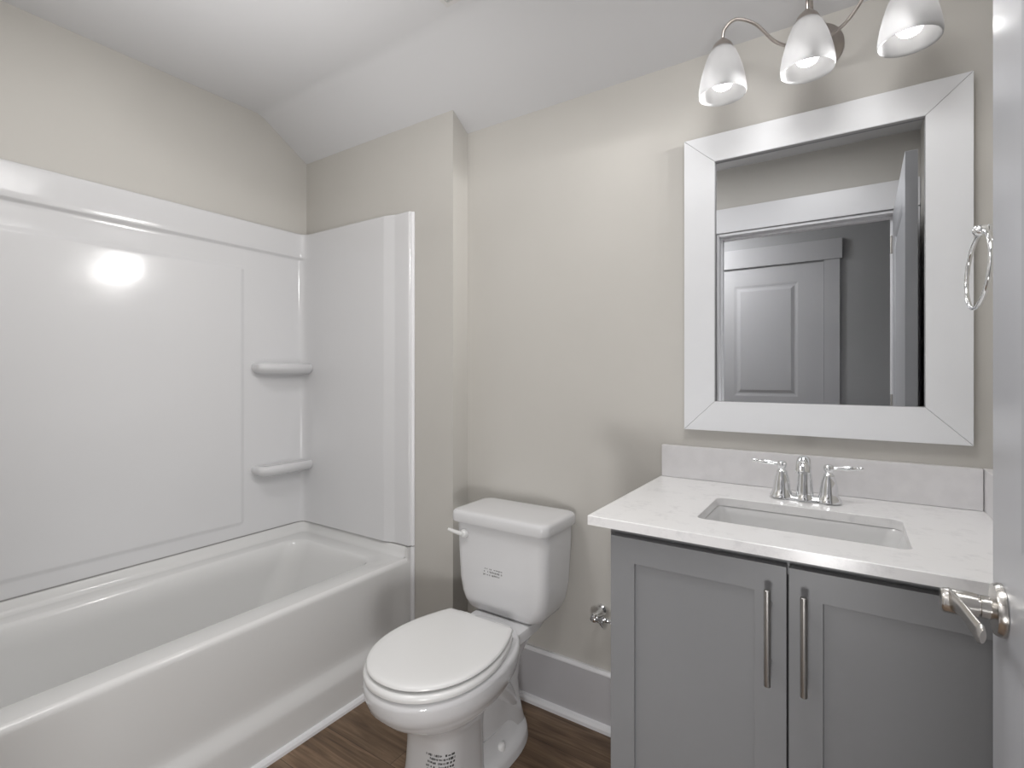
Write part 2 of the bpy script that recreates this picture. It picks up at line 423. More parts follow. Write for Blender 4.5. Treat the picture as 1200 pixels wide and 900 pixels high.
# deck between outer rectangle and basin opening, then the basin
bx0, bx1, bd0, bd1 = -2.195, -1.645, 0.205, 1.475
n = 8
out = []
inner = rr(bx0, bx1, bd0, bd1, 0.085, TZ, n)
ox0, ox1 = TX0, TX1-0.014
outer = rr(ox0, ox1, TD0, TD1, 0.02, TZ, n)
for i in range(4):
    cx = (ox1, ox0, ox0, ox1)[i]; cd_ = (TD1, TD1, TD0, TD0)[i]
loops = [outer, inner]
for ins, z in ((0.004, TZ-0.002), (0.010, TZ-0.008), (0.014, TZ-0.018)):
    loops.append(rr(bx0+ins, bx1-ins, bd0+ins, bd1-ins, 0.085, z, n))
for k in range(1, 9):
    q = k/8
    ins = 0.014 + 0.055*q
    z = TZ - 0.018 - 0.29*q
    loops.append(rr(bx0+ins, bx1-ins, bd0+ins+0.13*q, bd1-ins-0.03*q, 0.085+0.03*q, z, n))
for k in range(1, 6):
    a = pi/2*k/5
    ins = 0.069 + 0.06*math.sin(a); z = TZ - 0.308 - 0.05*(1-math.cos(a))
    loops.append(rr(bx0+ins, bx1-ins, bd0+ins+0.13, bd1-ins-0.03, 0.12, z, n))
t.quadgrid(loops, cap1=True)
obj('tub_shell', t, 'tub', tub, smooth=45)
# raised flange at walls (upstand)
u = MB()
Rc = 0.055
def wall_path(off, d_start, x_end, R, nn=8):
    """plan path running along the left wall (x=XL+off) up to the corner, round it, then along the end wall"""
    r = max(R - off, 0.004)
    cx, cy = XL + off + r, DJ + off + r
    out = [(XL+off, d_start)]
    out.append((XL+off, cy + 0.001))
    for k in range(nn+1):
        a = pi + pi/2*k/nn     # from -x side to -d side
        out.append((cx + r*math.cos(a), cy + r*math.sin(a)))
    out.append((x_end, DJ+off))
    return out
def strip(mb, secs, d_start, x_end, R=0.07):
    """secs: list of (off, z) swept along the wall path"""
    rows = [[(x, d, z) for x, d in wall_path(off, d_start, x_end, R)] for off, z in secs]
    mb.quadgrid(rows, closed_u=False); return mb
strip(u, [(0.004, 0.512), (0.022, 0.512), (0.026, 0.508), (0.027, 0.482), (0.033, 0.470), (0.042, TZ+0.0008), (0.05, TZ+0.0004)], DF-0.006, -1.568)
u.box(-1.568, -1.5535, DJ+0.001, DJ+0.030, TZ-0.01, 0.509)
u.box(-1.585, -1.568, DJ+0.001, DJ+0.022, TZ-0.01, 0.512)
obj('wall_flange', u, 'tub', tub, smooth=50)
dr = MB().lathe([(0.03, 0), (0.03, 0.003), (0.022, 0.006), (0.006, 0.008)], (-1.92, 1.26, TZ-0.3578), (0, 0, 1), n=28)
obj('drain', dr, 'chrome', tub, smooth=40)
ovf = MB().lathe([(0.034, 0), (0.034, 0.006), (0.026, 0.011), (0.004, 0.012)], (-1.92, 1.437, 0.34), (0, -1, 0.1), n=28)
obj('overflow_plate', ovf, 'chrome', tub, smooth=40)

# ------------------------------------------------------------------ tub surround
sur = thing('tub_surround', 'glossy white moulded wall surround with two shelves, above the bathtub', 'tub surround', (XL, 0.8, 0.515))
ZT = 1.9345
wallm = MB()
# left panel: height field off(d, z) over the left wall; recessed centre field
def left_off(d, z):
    o = 0.020
    # upper band stands out, with a lip under it
    o += 0.012*sstep((z - 1.802)/0.016) 
    # recessed field
    e = sstep((d - 0.423)/0.022)*sstep((1.452 - d)/0.022)*sstep((z - 0.563)/0.022)*sstep((1.728 - z)/0.022)
    return o + 0.006*e
def uniq(l): return sorted(set(round(a, 5) for a in l))
dz = uniq([0.515, 0.54, 0.56] + [0.563+0.002*k for k in range(12)] + [0.6+0.1*k for k in range(11)] + [1.68, 1.70] + [1.706+0.002*k for k in range(12)] + [1.76, 1.79] + [1.802+0.002*k for k in range(9)] + [1.84, 1.88, 1.92, ZT-0.006])
dd = uniq([DJ+0.10, 0.25, 0.35, 0.40] + [0.423+0.002*k for k in range(12)] + [0.46+0.08*k for k in range(12)] + [1.430+0.002*k for k in range(12)] + [1.50, DF-0.004])
wallm.quadgrid([[(XL + left_off(d, z), d, z) for d in dd] for z in dz] + [[(XL + left_off(d, ZT-0.006) - 0.004, d, ZT-0.001) for d in dd], [(XL+0.001, d, ZT) for d in dd]], closed_u=False)
obj('back_panel', wallm, 'acrylic', sur, smooth=60)
cor = MB()
rows = []
# corner cove between the two panels
for z in dz + [ZT-0.001, ZT]:
    oo = left_off(0.2, min(z, ZT-0.006)) if z < ZT-0.005 else (left_off(0.2, ZT-0.006)-0.004 if z < ZT else 0.001)
    oe = 0.034 if z < ZT-0.005 else (0.030 if z < ZT else 0.001)
    R = 0.075
    x0, y0 = XL+oo, DJ+0.10
    p0 = Vector((XL+oo, DJ+0.10)); p2 = Vector((XL+0.10, DJ+oe))
    pc = Vector((XL+oo, DJ+oe))
    row = []
    for k in range(15):
        q = k/14
        # rational-ish bezier with strong pull into the corner
        w = 2.2
        b0, b1, b2 = (1-q)**2, 2*w*q*(1-q), q*q
        p = (p0*b0 + pc*b1 + p2*b2)/(b0+b1+b2)
        row.append((p.x, p.y, z))
    rows.append(row)
cor.quadgrid(rows, closed_u=False)
obj('corner_cove', cor, 'acrylic', sur, smooth=60)
endm = MB()
xs_rib = (-1.672, -1.652, -1.622, -1.610)
def end_off(x, z):
    o = 0.020
    o += 0.014*(1 - min(1, max(0, (x + 1.694)/0.055)))     # the panel stands out and ramps down to its front stile
    return o
xx = uniq([XL+0.10, -2.1, -1.95, -1.8, -1.72, -1.70] + [-1.698+0.004*k for k in range(17)] + [-1.62, -1.60, -1.58, -1.562])
ez = dz
rows = []
for z in ez: rows.append([(x, DJ + end_off(x, z), z) for x in xx] + [(-1.556, DJ + 0.019, z), (-1.553, DJ+0.016, z), (-1.552, DJ+0.001, z)])
lastz = ez[-1]
rows.append([(x, DJ + end_off(x, 0) - 0.004, ZT-0.001) for x in xx] + [(-1.556, DJ + 0.015, ZT-0.001), (-1.553, DJ+0.012, ZT-0.001), (-1.552, DJ+0.001, ZT-0.001)])
rows.append([(x, DJ + 0.001, ZT) for x in xx] + [(-1.556, DJ + 0.001, ZT), (-1.553, DJ+0.001, ZT), (-1.552, DJ+0.001, ZT)])
endm.quadgrid(rows, closed_u=False)
obj('end_panel', endm, 'acrylic', sur, smooth=60)
# bright caulk bead on the panel's front edge down to the floor
obj('edge_bead', MB().prism_z([(-1.5525, DJ+0.001), (-1.5395, DJ+0.001), (-1.5395, DJ+0.006), (-1.545, DJ+0.012), (-1.5525, DJ+0.014)], 0.516, ZT-0.004), 'trim', sur, smooth=30)
obj('caulk_bead', MB().prism_z([(-1.5515, DJ+0.001), (-1.5395, DJ+0.001), (-1.5395, DJ+0.006), (-1.545, DJ+0.012), (-1.5515, DJ+0.014)], 0.022, 0.5118), 'trim', tub, smooth=30)
sm = MB(); strip(sm, [(0.006, 0.5125), (0.0245, 0.5125), (0.0245, 0.5155), (0.006, 0.5155)], DF-0.008, -1.566)
obj('seam_line', sm, 'seam', sur)
for zt in (1.292, 0.822):
    s = MB(); rows = []
    def shelf_loop(ins, z):
        # long bullnosed ledge: runs along the left wall, rounded at its free end and rounded into the end wall
        x0 = XL + 0.015; x1 = XL + 0.104 - ins; da = DJ + 0.030; db = 0.392 - ins
        pts = [(x0, da)]
        pts.append((x1 - 0.010, da))
        pts.append((x1, da + 0.010))
        for k in range(9):
            a = k/8*pi/2
            pts.append((x1 - 0.034*(1-math.cos(a)), db - 0.045 + 0.045*math.sin(a)))
        pts.append((x0, db))
        return [(x, d, z) for x, d in pts]
    th = 0.040
    for ins, z in ((0.030, zt-th-0.010), (0.016, zt-th-0.003), (0.005, zt-th+0.006), (0.0, zt-th+0.016), (0.0, zt-0.012), (0.003, zt-0.005), (0.010, zt-0.001), (0.018, zt), (0.024, zt-0.003), (0.05, zt-0.004)):
        rows.append(shelf_loop(ins, z))
    s.quadgrid(rows, cap0=True, cap1=True)
    obj('corner_shelf', s, 'acrylic', sur, smooth=60)

# ------------------------------------------------------------------ toilet
CX = -1.006
toi = thing('toilet', 'white two-piece toilet with closed elongated lid, between bathtub and vanity', 'toilet', (CX, 0.4, 0))
b = MB()
sec = [  # z, hw, back, mid, front, eb, ef
 (0.001, 0.103, 0.40, 0.52, 0.640, 3.6, 3.4), (0.012, 0.101, 0.40, 0.52, 0.636, 3.6, 3.4), (0.06, 0.097, 0.41, 0.52, 0.628, 3.6, 3.4), (0.12, 0.094, 0.41, 0.52, 0.620, 3.6, 3.2),
 (0.18, 0.093, 0.41, 0.52, 0.617, 3.4, 3.0), (0.22, 0.095, 0.40, 0.52, 0.620, 3.2, 2.8), (0.25, 0.105, 0.38, 0.52, 0.636, 2.8, 2.5),
 (0.275, 0.125, 0.34, 0.52, 0.668, 2.5, 2.3), (0.295, 0.148, 0.31, 0.52, 0.702, 2.4, 2.2), (0.315, 0.166, 0.29, 0.525, 0.732, 2.4, 2.1), (0.333, 0.176, 0.275, 0.525, 0.748, 2.4, 2.1),
 (0.341, 0.178, 0.268, 0.525, 0.752, 2.4, 2.1), (0.345, 0.181, 0.262, 0.525, 0.760, 2.4, 2.1), (0.365, 0.185, 0.258, 0.53, 0.767, 2.4, 2.1), (0.39, 0.188, 0.25, 0.53, 0.771, 2.4, 2.1),
 (0.400, 0.187, 0.25, 0.53, 0.770, 2.4, 2.1), (0.406, 0.181, 0.25, 0.53, 0.764, 2.4, 2.1), (0.408, 0.173, 0.255, 0.53, 0.755, 2.4, 2.1)]
b.quadgrid([egg(CX, hw, db, dm, df, z, eb, ef) for z, hw, db, dm, df, eb, ef in sec], cap0=True, cap1=True)
# trapway body and deck under the tank
sec2 = [(0.001, 0.072, 0.13, 0.28, 0.45), (0.05, 0.070, 0.14, 0.28, 0.45), (0.12, 0.062, 0.16, 0.28, 0.45), (0.20, 0.060, 0.17, 0.28, 0.44), (0.27, 0.064, 0.15, 0.27, 0.42), (0.31, 0.074, 0.12, 0.25, 0.40),
        (0.340, 0.090, 0.08, 0.24, 0.40), (0.356, 0.103, 0.06, 0.24, 0.40), (0.362, 0.112, 0.05, 0.24, 0.42), (0.390, 0.115, 0.045, 0.24, 0.42), (0.397, 0.112, 0.048, 0.24, 0.42), (0.399, 0.104, 0.055, 0.24, 0.41)]
b.quadgrid([egg(CX, hw, db, dm, df, z, 3.4, 3.0) for z, hw, db, dm, df in sec2], cap0=True, cap1=True)
# foot flange
b.quadgrid([egg(CX, hw, db, dm, df, z, 2.3, 3.2) for z, hw, db, dm, df in ((0.001, 0.110, 0.125, 0.32, 0.50), (0.022, 0.108, 0.127, 0.32, 0.50), (0.036, 0.104, 0.131, 0.32, 0.50), (0.045, 0.094, 0.142, 0.32, 0.49), (0.056, 0.080, 0.155, 0.32, 0.47), (0.10, 0.066, 0.17, 0.32, 0.45))], cap0=True, cap1=True)
# sculpted trapway swell on both sides
for sg in (-1, 1):
    pth = []; rad = []
    for k in range(21):
        q = k/20
        pth.append((CX + sg*(0.030 + 0.012*math.sin(pi*q)), 0.20 + 0.30*q, 0.10 + 0.175*math.sin(pi*min(1, q*1.15)*0.62)))
        rad.append(0.040*math.sin(pi*(0.12 + 0.76*q))**0.5)
    b.sweep(pth, rad, n=18)
obj('bowl', b, 'china', toi, smooth=50)
def lidshape(hw, wb, db, dm, df, z, ef=2.12):
    """rounded front half, sides narrowing to a straight rear edge of half width wb"""
    right = []
    for k in range(33):      # front tip to widest point
        a = pi/2*(1 - k/32)
        right.append((abs(math.cos(a))**(2/ef)*hw, dm + abs(math.sin(a))**(2/ef)*(df-dm)))
    for k in range(1, 21):   # widest point back to the rear corner
        q = k/20
        right.append((wb + (hw-wb)*math.cos(pi/2*q)**0.9 if q < 1 else wb, dm - (dm-db-0.016)*q))
    for k in range(1, 5):
        a = pi/2*k/4
        right.append((wb - 0.016*(1-math.cos(a)), db + 0.016*(1-math.sin(a))))
    left = [(-x, d) for x, d in right[::-1] if x > 1e-6]
    return [(CX + x, d, z) for x, d in right + left]
s = MB()
def seatloop(g, z): return lidshape(0.184-g, 0.136-g, 0.340+g, 0.545, 0.769-g, z)
s.quadgrid([seatloop(0.008, 0.4110), seatloop(0.001, 0.4145), seatloop(0.0, 0.4200), seatloop(0.001, 0.4270), seatloop(0.008, 0.4315), seatloop(0.02, 0.4325)], cap0=True, cap1=True)
obj('seat', s, 'seat', toi, smooth=50)
s = MB()
def lidloop(g, z): return lidshape(0.179-g, 0.134-g, 0.338+g, 0.542, 0.760-g, z)
rows = [lidloop(0.012, 0.4370), lidloop(0.003, 0.4385), lidloop(0.0, 0.4420), lidloop(0.001, 0.4470), lidloop(0.005, 0.4500)]
for g, z in ((0.013, 0.4520), (0.03, 0.4532), (0.06, 0.4542), (0.09, 0.4548)): rows.append(lidloop(g, z))
s.quadgrid(rows, cap0=True, cap1=True)
obj('seat_lid', s, 'seat', toi, smooth=50)
for sg in (-1, 1):
    h = MB().sweep([(CX + sg*0.050, 0.327, 0.432), (CX + sg*0.10, 0.327, 0.432)], 0.009, n=18)
    h.box(CX + sg*0.072 - 0.022, CX + sg*0.072 + 0.022, 0.300, 0.345, 0.4085, 0.428)
    obj('hinge', h, 'seat', toi, smooth=40, bevel=0.002)
# tank
tk = MB()
TCX = -1.009
tsec = [(0.4005, 0.118, 0.070, 0.205, 0.045), (0.404, 0.138, 0.058, 0.219, 0.042), (0.414, 0.154, 0.050, 0.227, 0.040), (0.434, 0.166, 0.045, 0.231, 0.038), (0.46, 0.175, 0.041, 0.233, 0.036), (0.51, 0.183, 0.037, 0.235, 0.034),
        (0.58, 0.186, 0.034, 0.237, 0.034), (0.65, 0.189, 0.031, 0.239, 0.034), (0.712, 0.191, 0.030, 0.240, 0.034)]
tk.quadgrid([rr(TCX-hw, TCX+hw, d0, d1, r, z, 8) for z, hw, d0, d1, r in tsec], cap0=True, cap1=True)
tank = obj('tank', tk, 'china', toi, smooth=45)
ld = MB()
def lid2(g, z): return rr(TCX-0.202+g, TCX+0.202-g, 0.020+g, 0.260-g, 0.034, z, 8)
ld.quadgrid([lid2(0.010, 0.713), lid2(0.003, 0.7145), lid2(0.001, 0.719), lid2(0.001, 0.742), lid2(0.003, 0.7485), lid2(0.007, 0.7530), lid2(0.013, 0.7550), lid2(0.025, 0.7560), lid2(0.08, 0.7572)], cap0=True, cap1=True)
obj('tank_lid', ld, 'china', toi, smooth=45)
fl = MB().lathe([(0.016, 0), (0.016, 0.006), (0.013, 0.013), (0.010, 0.016)], (-1.152, 0.239, 0.672), (0, 1, 0), n=24)
fl.sweep([(-1.150, 0.252, 0.672), (-1.180, 0.254, 0.675), (-1.215, 0.255, 0.680)], [0.009, 0.008, 0.0065], n=14, flat={'a': 0.9})
obj('flush_lever', fl, 'seat', toi, smooth=45)
lb = MB()
def scribble(mb, xa, xb, za, zb, d, rowsn, seed):
    rnd = random.Random(seed)
    for r in range(rowsn):
        z = za + (zb-za)*(r+0.5)/rowsn; hh = (zb-za)/rowsn*0.34
        x = xa
        while x < xb:
            w = rnd.uniform(0.0012, 0.004)
            if rnd.random() < 0.82: mb.box(x, min(x+w, xb), d, d+0.0004, z-hh*rnd.uniform(0.4, 1), z+hh*rnd.uniform(0.4, 1))
            x += w + rnd.uniform(0.0006, 0.0022)
scribble(lb, -1.072, -0.992, 0.538, 0.580, 0.2362, 4, 11)
obj('printed_label', lb, 'ink', tank)
pl = MB(); scribble(pl, -0.985, -0.918, 0.10, 0.192, 0.6345, 9, 8)
# printed mark follows the front of the pedestal
pl.v = [(x, 0.0, z) for x, d, z in pl.v]
def ped_front(x, z):
    zz = min(max(z, 0.012), 0.18)
    def at(sc):
        z_, hw, db, dm, df, eb, ef = sc
        q = max(0.0, 1 - (abs(x-CX)/hw)**ef)**(1/ef); return dm + (df-dm)*q
    i0 = max(i for i in range(len(sec)) if sec[i][0] <= zz); i0 = min(i0, 4)
    a, c_ = sec[i0], sec[i0+1]
    w = (zz - a[0])/(c_[0]-a[0]); return at(a)*(1-w) + at(c_)*w
pl.v = [(x, ped_front(x, z) + 0.0006 + (0.0004 if i % 8 in (2, 3, 6, 7) else 0), z) for i, (x, d, z) in enumerate(pl.v)]
obj('printed_mark', pl, 'inkd', toi)
for sg in (-1, 1):
    bc = MB().lathe([(0.018, 0), (0.0175, 0.012), (0.014, 0.020), (0.006, 0.0235)], (CX + sg*0.074, 0.335, 0.046), (0, 0, 1), n=24)
    obj('bolt_cap', bc, 'seat', toi, smooth=50)

# ------------------------------------------------------------------ vanity
CXL, CXR = -0.472, 0.262
van = thing('vanity_cabinet', 'grey painted vanity cabinet with two flat-framed doors, right of the toilet', 'cabinet', (-0.1, 0.28, 0))
bd = MB().box(CXL, CXL+0.018, 0.003, 0.535, 0, 0.889).box(CXR+0.006, CXR+0.024, 0.003, 0.535, 0, 0.889).box(CXL+0.018, CXR+0.006, 0.003, 0.015, 0.1, 0.889)
bd.box(CXL+0.018, CXR+0.006, 0.015, 0.535, 0.10, 0.118)
bd.box(CXL+0.018, CXL+0.04, 0.515, 0.535, 0.118, 0.889).box(CXR-0.016, CXR+0.006, 0.515, 0.535, 0.118, 0.889)
bd.box(CXL+0.04, CXR-0.016, 0.515, 0.535, 0.85, 0.889)
obj('carcass', bd, 'cab', van)
obj('toe_kick', MB().box(CXL+0.018, CXR+0.006, 0.45, 0.465, 0, 0.10), 'cab', van)
obj('door_gap_shade', MB().box(-0.135, -0.065, 0.518, 0.5345, 0.118, 0.85), 'cabdark', van)  # near-black strip painting the shade in the gap between the doors
for x0, x1, hx in ((-0.464, -0.1025, -0.132), (-0.0985, 0.262, -0.071)):
    def vP(a, b, c, x0=x0): return (x0 + a, 0.5555 + c, 0.125 + b)
    w = x1-x0; h = 0.870-0.125
    dd_ = obj('door', panel_slab(MB(), vP, w, h, 0.0195, [(0.0565, w-0.0565, 0.0565, h-0.0565)], [(0.0008, 0.008), (0.0012, 0.008)], both=False), 'cab', van, bevel=0.0012, seg=1)
    hb = MB().lathe([(0.0050, 0), (0.0062, 0.0012), (0.0062, 0.1838), (0.0050, 0.185)], (hx, 0.588, 0.646), (0, 0, 1), n=24)
    for z in (0.682, 0.795): hb.lathe([(0.0045, 0), (0.0045, 0.030)], (hx, 0.556, z), (0, 1, 0), n=14)
    obj('handle', hb, 'steel', dd_, smooth=40)

KX0, KX1, KD, KZ = -0.5146, XR-0.001, 0.574, 0.912
SX0, SX1, SD0, SD1 = -0.297, 0.099, 0.214, 0.455
ct = MB()
def ct_loop_out(z, g=0): 
    # outer rectangle sampled to match rr(): corners collapsed
    return rr(KX0+g, KX1-g, 0.001+g, KD-g, 0.0015, z, 6)
def hole(z, g=0): return rr(SX0-g, SX1+g, SD0-g, SD1+g, 0.022, z, 6)
ct.quadgrid([hole(KZ-0.022), hole(KZ-0.0015), hole(KZ, 0.0015), ct_loop_out(KZ, 0.0015), ct_loop_out(KZ-0.0015), ct_loop_out(KZ-0.022), hole(KZ-0.022)])
cto = obj('countertop', ct, 'quartz', org=(-0.1, 0.28, 0.89), smooth=30)
tag(cto, 'white speckled quartz countertop slab with rectangular cutout, on the vanity', 'countertop')
bs = obj('backsplash', MB().box(KX0+0.004, XR-0.022, 0.001, 0.020, KZ+0.0004, 1.014), 'splash', org=(-0.1, 0.01, KZ), bevel=0.0015)
tag(bs, 'long low grey quartz backsplash on the countertop, under the mirror', 'backsplash')
ss = obj('side_splash', MB().box(XR-0.0205, XR-0.001, 0.001, 0.565, KZ+0.0004, 1.014), 'splash', org=(XR-0.01, 0.28, KZ), bevel=0.0015)
tag(ss, 'short quartz side splash on the countertop, against the right wall', 'side splash')
sk = MB()
lps = [rr(SX0-0.018, SX1+0.018, SD0-0.018, SD1+0.018, 0.03, KZ-0.030, 8), rr(SX0-0.018, SX1+0.018, SD0-0.018, SD1+0.018, 0.03, KZ-0.0225, 8), rr(SX0-0.003, SX1+0.003, SD0-0.003, SD1+0.003, 0.028, KZ-0.0225, 8), rr(SX0, SX1, SD0, SD1, 0.028, KZ-0.028, 8)]
for k in range(1, 7):
    q = k/6; lps.append(rr(SX0+0.028*q, SX1-0.028*q, SD0+0.012*q, SD1-0.012*q, 0.028+0.01*q, KZ-0.028-0.085*q, 8))
for k in range(1, 6):
    a = pi/2*k/5; e = 0.03*math.sin(a); lps.append(rr(SX0+0.028+e, SX1-0.028-e, SD0+0.012+e, SD1-0.012-e, 0.036, KZ-0.113-0.024*(1-math.cos(a)), 8))
sk.quadgrid(lps, cap1=True)
sink = thing('sink', 'white rectangular undermount sink basin, set in the countertop', 'sink', (-0.099, 0.335, 0.78))
obj('basin', sk, 'sink', sink, smooth=50)
obj('drain', MB().lathe([(0.028, 0), (0.028, 0.002), (0.022, 0.004), (0.018, 0.0025), (0.015, 0.006), (0.003, 0.007)], (-0.099, 0.315, KZ-0.137), (0, 0, 1), n=28), 'chrome', sink, smooth=40)

# faucet
FX, FD = -0.099, 0.128
fa = thing('faucet', 'chrome two-handle centerset faucet, behind the sink', 'faucet', (FX, FD, KZ))
fb = MB()
fb.quadgrid([rr(FX-0.058-g, FX+0.058+g, FD-0.016-g, FD+0.016+g, 0.024, KZ+z, 8) for g, z in ((0.006, 0.0005), (0.006, 0.003), (0.003, 0.007), (0.0, 0.011), (-0.004, 0.013), (-0.006, 0.0135))], cap0=True, cap1=True)
obj('base_plate', fb, 'chrome', fa, smooth=40)
for sg in (-1, 1):
    hx = FX + sg*0.0535
    h = MB().lathe([(0.0295, 0.003), (0.0295, 0.006), (0.0262, 0.012), (0.0232, 0.019), (0.0222, 0.022), (0.0215, 0.024), (0.0205, 0.037), (0.0172, 0.055), (0.0132, 0.067), (0.0134, 0.069), (0.0132, 0.071), (0.0095, 0.075), (0.0080, 0.078), (0.010, 0.081), (0.0125, 0.086), (0.0125, 0.091), (0.0095, 0.0965), (0.003, 0.099)], (hx, FD, KZ), (0, 0, 1), n=32)
    hh = obj('handle', h, 'chrome', fa, smooth=40)
    lv = MB().lathe([(0.0045, 0.006), (0.0040, 0.016), (0.0046, 0.022), (0.0062, 0.034), (0.0066, 0.044), (0.0048, 0.055), (0.0036, 0.058), (0.0050, 0.060), (0.0050, 0.062), (0.0036, 0.064), (0.0044, 0.068), (0.0042, 0.072), (0.0020, 0.075)], (hx, FD, KZ+0.0885), (sg, 0.0, 0.085), n=20)
    obj('lever', lv, 'chrome', hh, smooth=40)
sp = MB().lathe([(0.0255, 0.003), (0.0255, 0.006), (0.0220, 0.012), (0.0195, 0.018), (0.0185, 0.024), (0.0180, 0.026)], (FX, FD, KZ), n=32)
pth = []; rad = []
for k in range(8): pth.append((FX, FD, KZ + 0.018 + 0.058*k/7)); rad.append(0.0205 - 0.0050*k/7)
for k in range(1, 15):
    a = pi*0.80*k/14
    pth.append((FX, FD + 0.036*(1-math.cos(a)), KZ + 0.076 + 0.030*math.sin(a))); rad.append(0.0155 + 0.0010*k/14)
e = pth[-1]; pth.append((FX, e[1]+0.004, e[2]-0.011)); rad.append(0.0175)
sp.sweep(pth, rad, n=24)
obj('spout', sp, 'chrome', fa, smooth=50)
obj('lift_rod', MB().lathe([(0.0022, 0.01), (0.0022, 0.075), (0.005, 0.078), (0.0055, 0.083), (0.002, 0.087)], (FX, FD-0.024, KZ), n=16), 'chrome', fa, smooth=40)

# ------------------------------------------------------------------ mirror
mo = (-0.438, 0.250, 1.069, 1.979); mi = (-0.3465, 0.1590, 1.159, 1.8955)
mir = thing('wall_mirror', 'large mirror in a wide white mitred frame, above the sink', 'mirror', (-0.094, 0.0, 1.069))
g = 0.0003
def rail(pts):
    ins = MB()
    ins.prism_d(pts, 0.001, 0.024); return ins
x0, x1, z0, z1 = mo; a0, a1, c0, c1 = mi
for pts in ([(x0, z0+g), (x0, z1-g), (a0, c1-g), (a0, c0+g)], [(x1, z0+g), (x1, z1-g), (a1, c1-g), (a1, c0+g)], [(x0+g, z1), (x1-g, z1), (a1-g, c1), (a0+g, c1)], [(x0+g, z0), (x1-g, z0), (a1-g, c0), (a0+g, c0)]):
    obj('frame_rail', rail(pts), 'frame', mir, bevel=0.0012, seg=2)
obj('inner_lip', MB().box(a0-0.004, a0+0.0012, 0.010, 0.021, c0-0.004, c1+0.004).box(a1-0.0012, a1+0.004, 0.010, 0.021, c0-0.004, c1+0.004).box(a0+0.0012, a1-0.0012, 0.010, 0.021, c0-0.004, c0+0.0012).box(a0+0.0012, a1-0.0012, 0.010, 0.021, c1-0.0012, c1+0.004), 'mitre', mir)
gl = MB().box(a0-0.003, a1+0.003, 0.005, 0.012, c0-0.003, c1+0.003)
obj('mirror_glass', gl, 'mirror', mir)

# ------------------------------------------------------------------ vanity light
vl = thing('vanity_light', 'brushed nickel three-arm wall light with lit frosted bell shades, above the mirror', 'wall light', (-0.075, 0, 2.155))
LX, LD = -0.091, 0.165
PX, PZ = -0.085, 2.155
obj('wall_plate', MB().lathe([(0.072, 0.001), (0.072, 0.006), (0.066, 0.011), (0.060, 0.013), (0.056, 0.016), (0.046, 0.026), (0.034, 0.031), (0.020, 0.033), (0.016, 0.045), (0.012, 0.060), (0.016, 0.066), (0.012, 0.074), (0.003, 0.078)], (PX, 0, PZ), (0, 1, 0), n=48), 'nickel', vl, smooth=35)
def bez(pts, n=24):
    # Catmull-Rom through the given points
    P = [Vector(p) for p in pts]; P = [P[0]*2 - P[1]] + P + [P[-1]*2 - P[-2]]
    out = []
    for i in range(1, len(P)-2):
        for k in range(n):
            t = k/n
            out.append(0.5*((2*P[i]) + (-P[i-1]+P[i+1])*t + (2*P[i-1]-5*P[i]+4*P[i+1]-P[i+2])*t*t + (-P[i-1]+3*P[i]-3*P[i+1]+P[i+2])*t**3))
    out.append(P[-2]); return out
for i, sx in enumerate((-0.205, 0.0, 0.207)):
    cx = LX + sx; zt = 2.150
    arms = MB()
    if i != 1:
        sg = -1 if i == 0 else 1
        arms.sweep(bez([(PX + sg*0.005, 0.055, PZ), (PX + sg*0.040, 0.085, PZ-0.018), (PX + sg*0.085, 0.115, PZ-0.005), (PX + sg*0.130, 0.140, PZ+0.045), (cx - sg*0.035, 0.158, PZ+0.066), (cx - sg*0.006, LD, PZ+0.046), (cx, LD, zt+0.018)], 12), 0.0042, n=12)
    else:
        arms.sweep(bez([(PX, 0.055, PZ), (PX, 0.08, PZ+0.015), (PX, 0.115, PZ+0.062), (PX-0.003, 0.150, PZ+0.070), (cx, LD, PZ+0.045), (cx, LD, zt+0.018)], 12), 0.0042, n=12)
    obj('arm', arms, 'nickel', vl, smooth=50)
    obj('socket_cap', MB().lathe([(0.006, 0.026), (0.008, 0.024), (0.014, 0.019), (0.024, 0.008), (0.0285, -0.002), (0.029, -0.010), (0.026, -0.011)], (cx, LD, zt), n=32), 'nickel', vl, smooth=40)
    prof = [(0.022, 0.000), (0.028, -0.003), (0.036, -0.016), (0.044, -0.036), (0.0515, -0.060), (0.0575, -0.085), (0.0612, -0.108), (0.0622, -0.122), (0.0615, -0.130)]
    inn = [(r-0.0035, h) for r, h in prof[::-1]]
    inn[-1] = (0.018, -0.003)
    sh = MB().lathe(prof + [(0.0600, -0.1315)] + inn, (cx, LD, zt), n=40, cap0=False, cap1=False)
    so = obj('glass_shade', sh, 'shade', vl, smooth=60)
    bl = MB().lathe([(0.012, -0.012), (0.0135, -0.030), (0.017, -0.045), (0.024, -0.058), (0.0288, -0.072), (0.030, -0.084), (0.0285, -0.096), (0.022, -0.108), (0.012, -0.1145), (0.002, -0.116)], (cx, LD, zt), n=28)
    obj('bulb', bl, 'bulb', vl, smooth=60)
    lp_ = bpy.data.lights.new('added_fill_spot', 'SPOT'); lp_.energy = SPOT; lp_.shadow_soft_size = 0.012  # added fill spot below each shade, throwing light to the left
    lp_.spot_size = math.radians(140); lp_.spot_blend = 1.0; lp_.color = (1, 0.985, 0.97)
    lo = bpy.data.objects.new('added_fill_spot', lp_); COL.objects.link(lo); lo.parent = vl
    lo.location = (cx - vl['_org'][0], -(LD - vl['_org'][1]), zt - 0.146 - vl['_org'][2])
    lo.rotation_euler = Vector((-1.0, -0.65, 0.0)).to_track_quat('-Z', 'Y').to_euler()

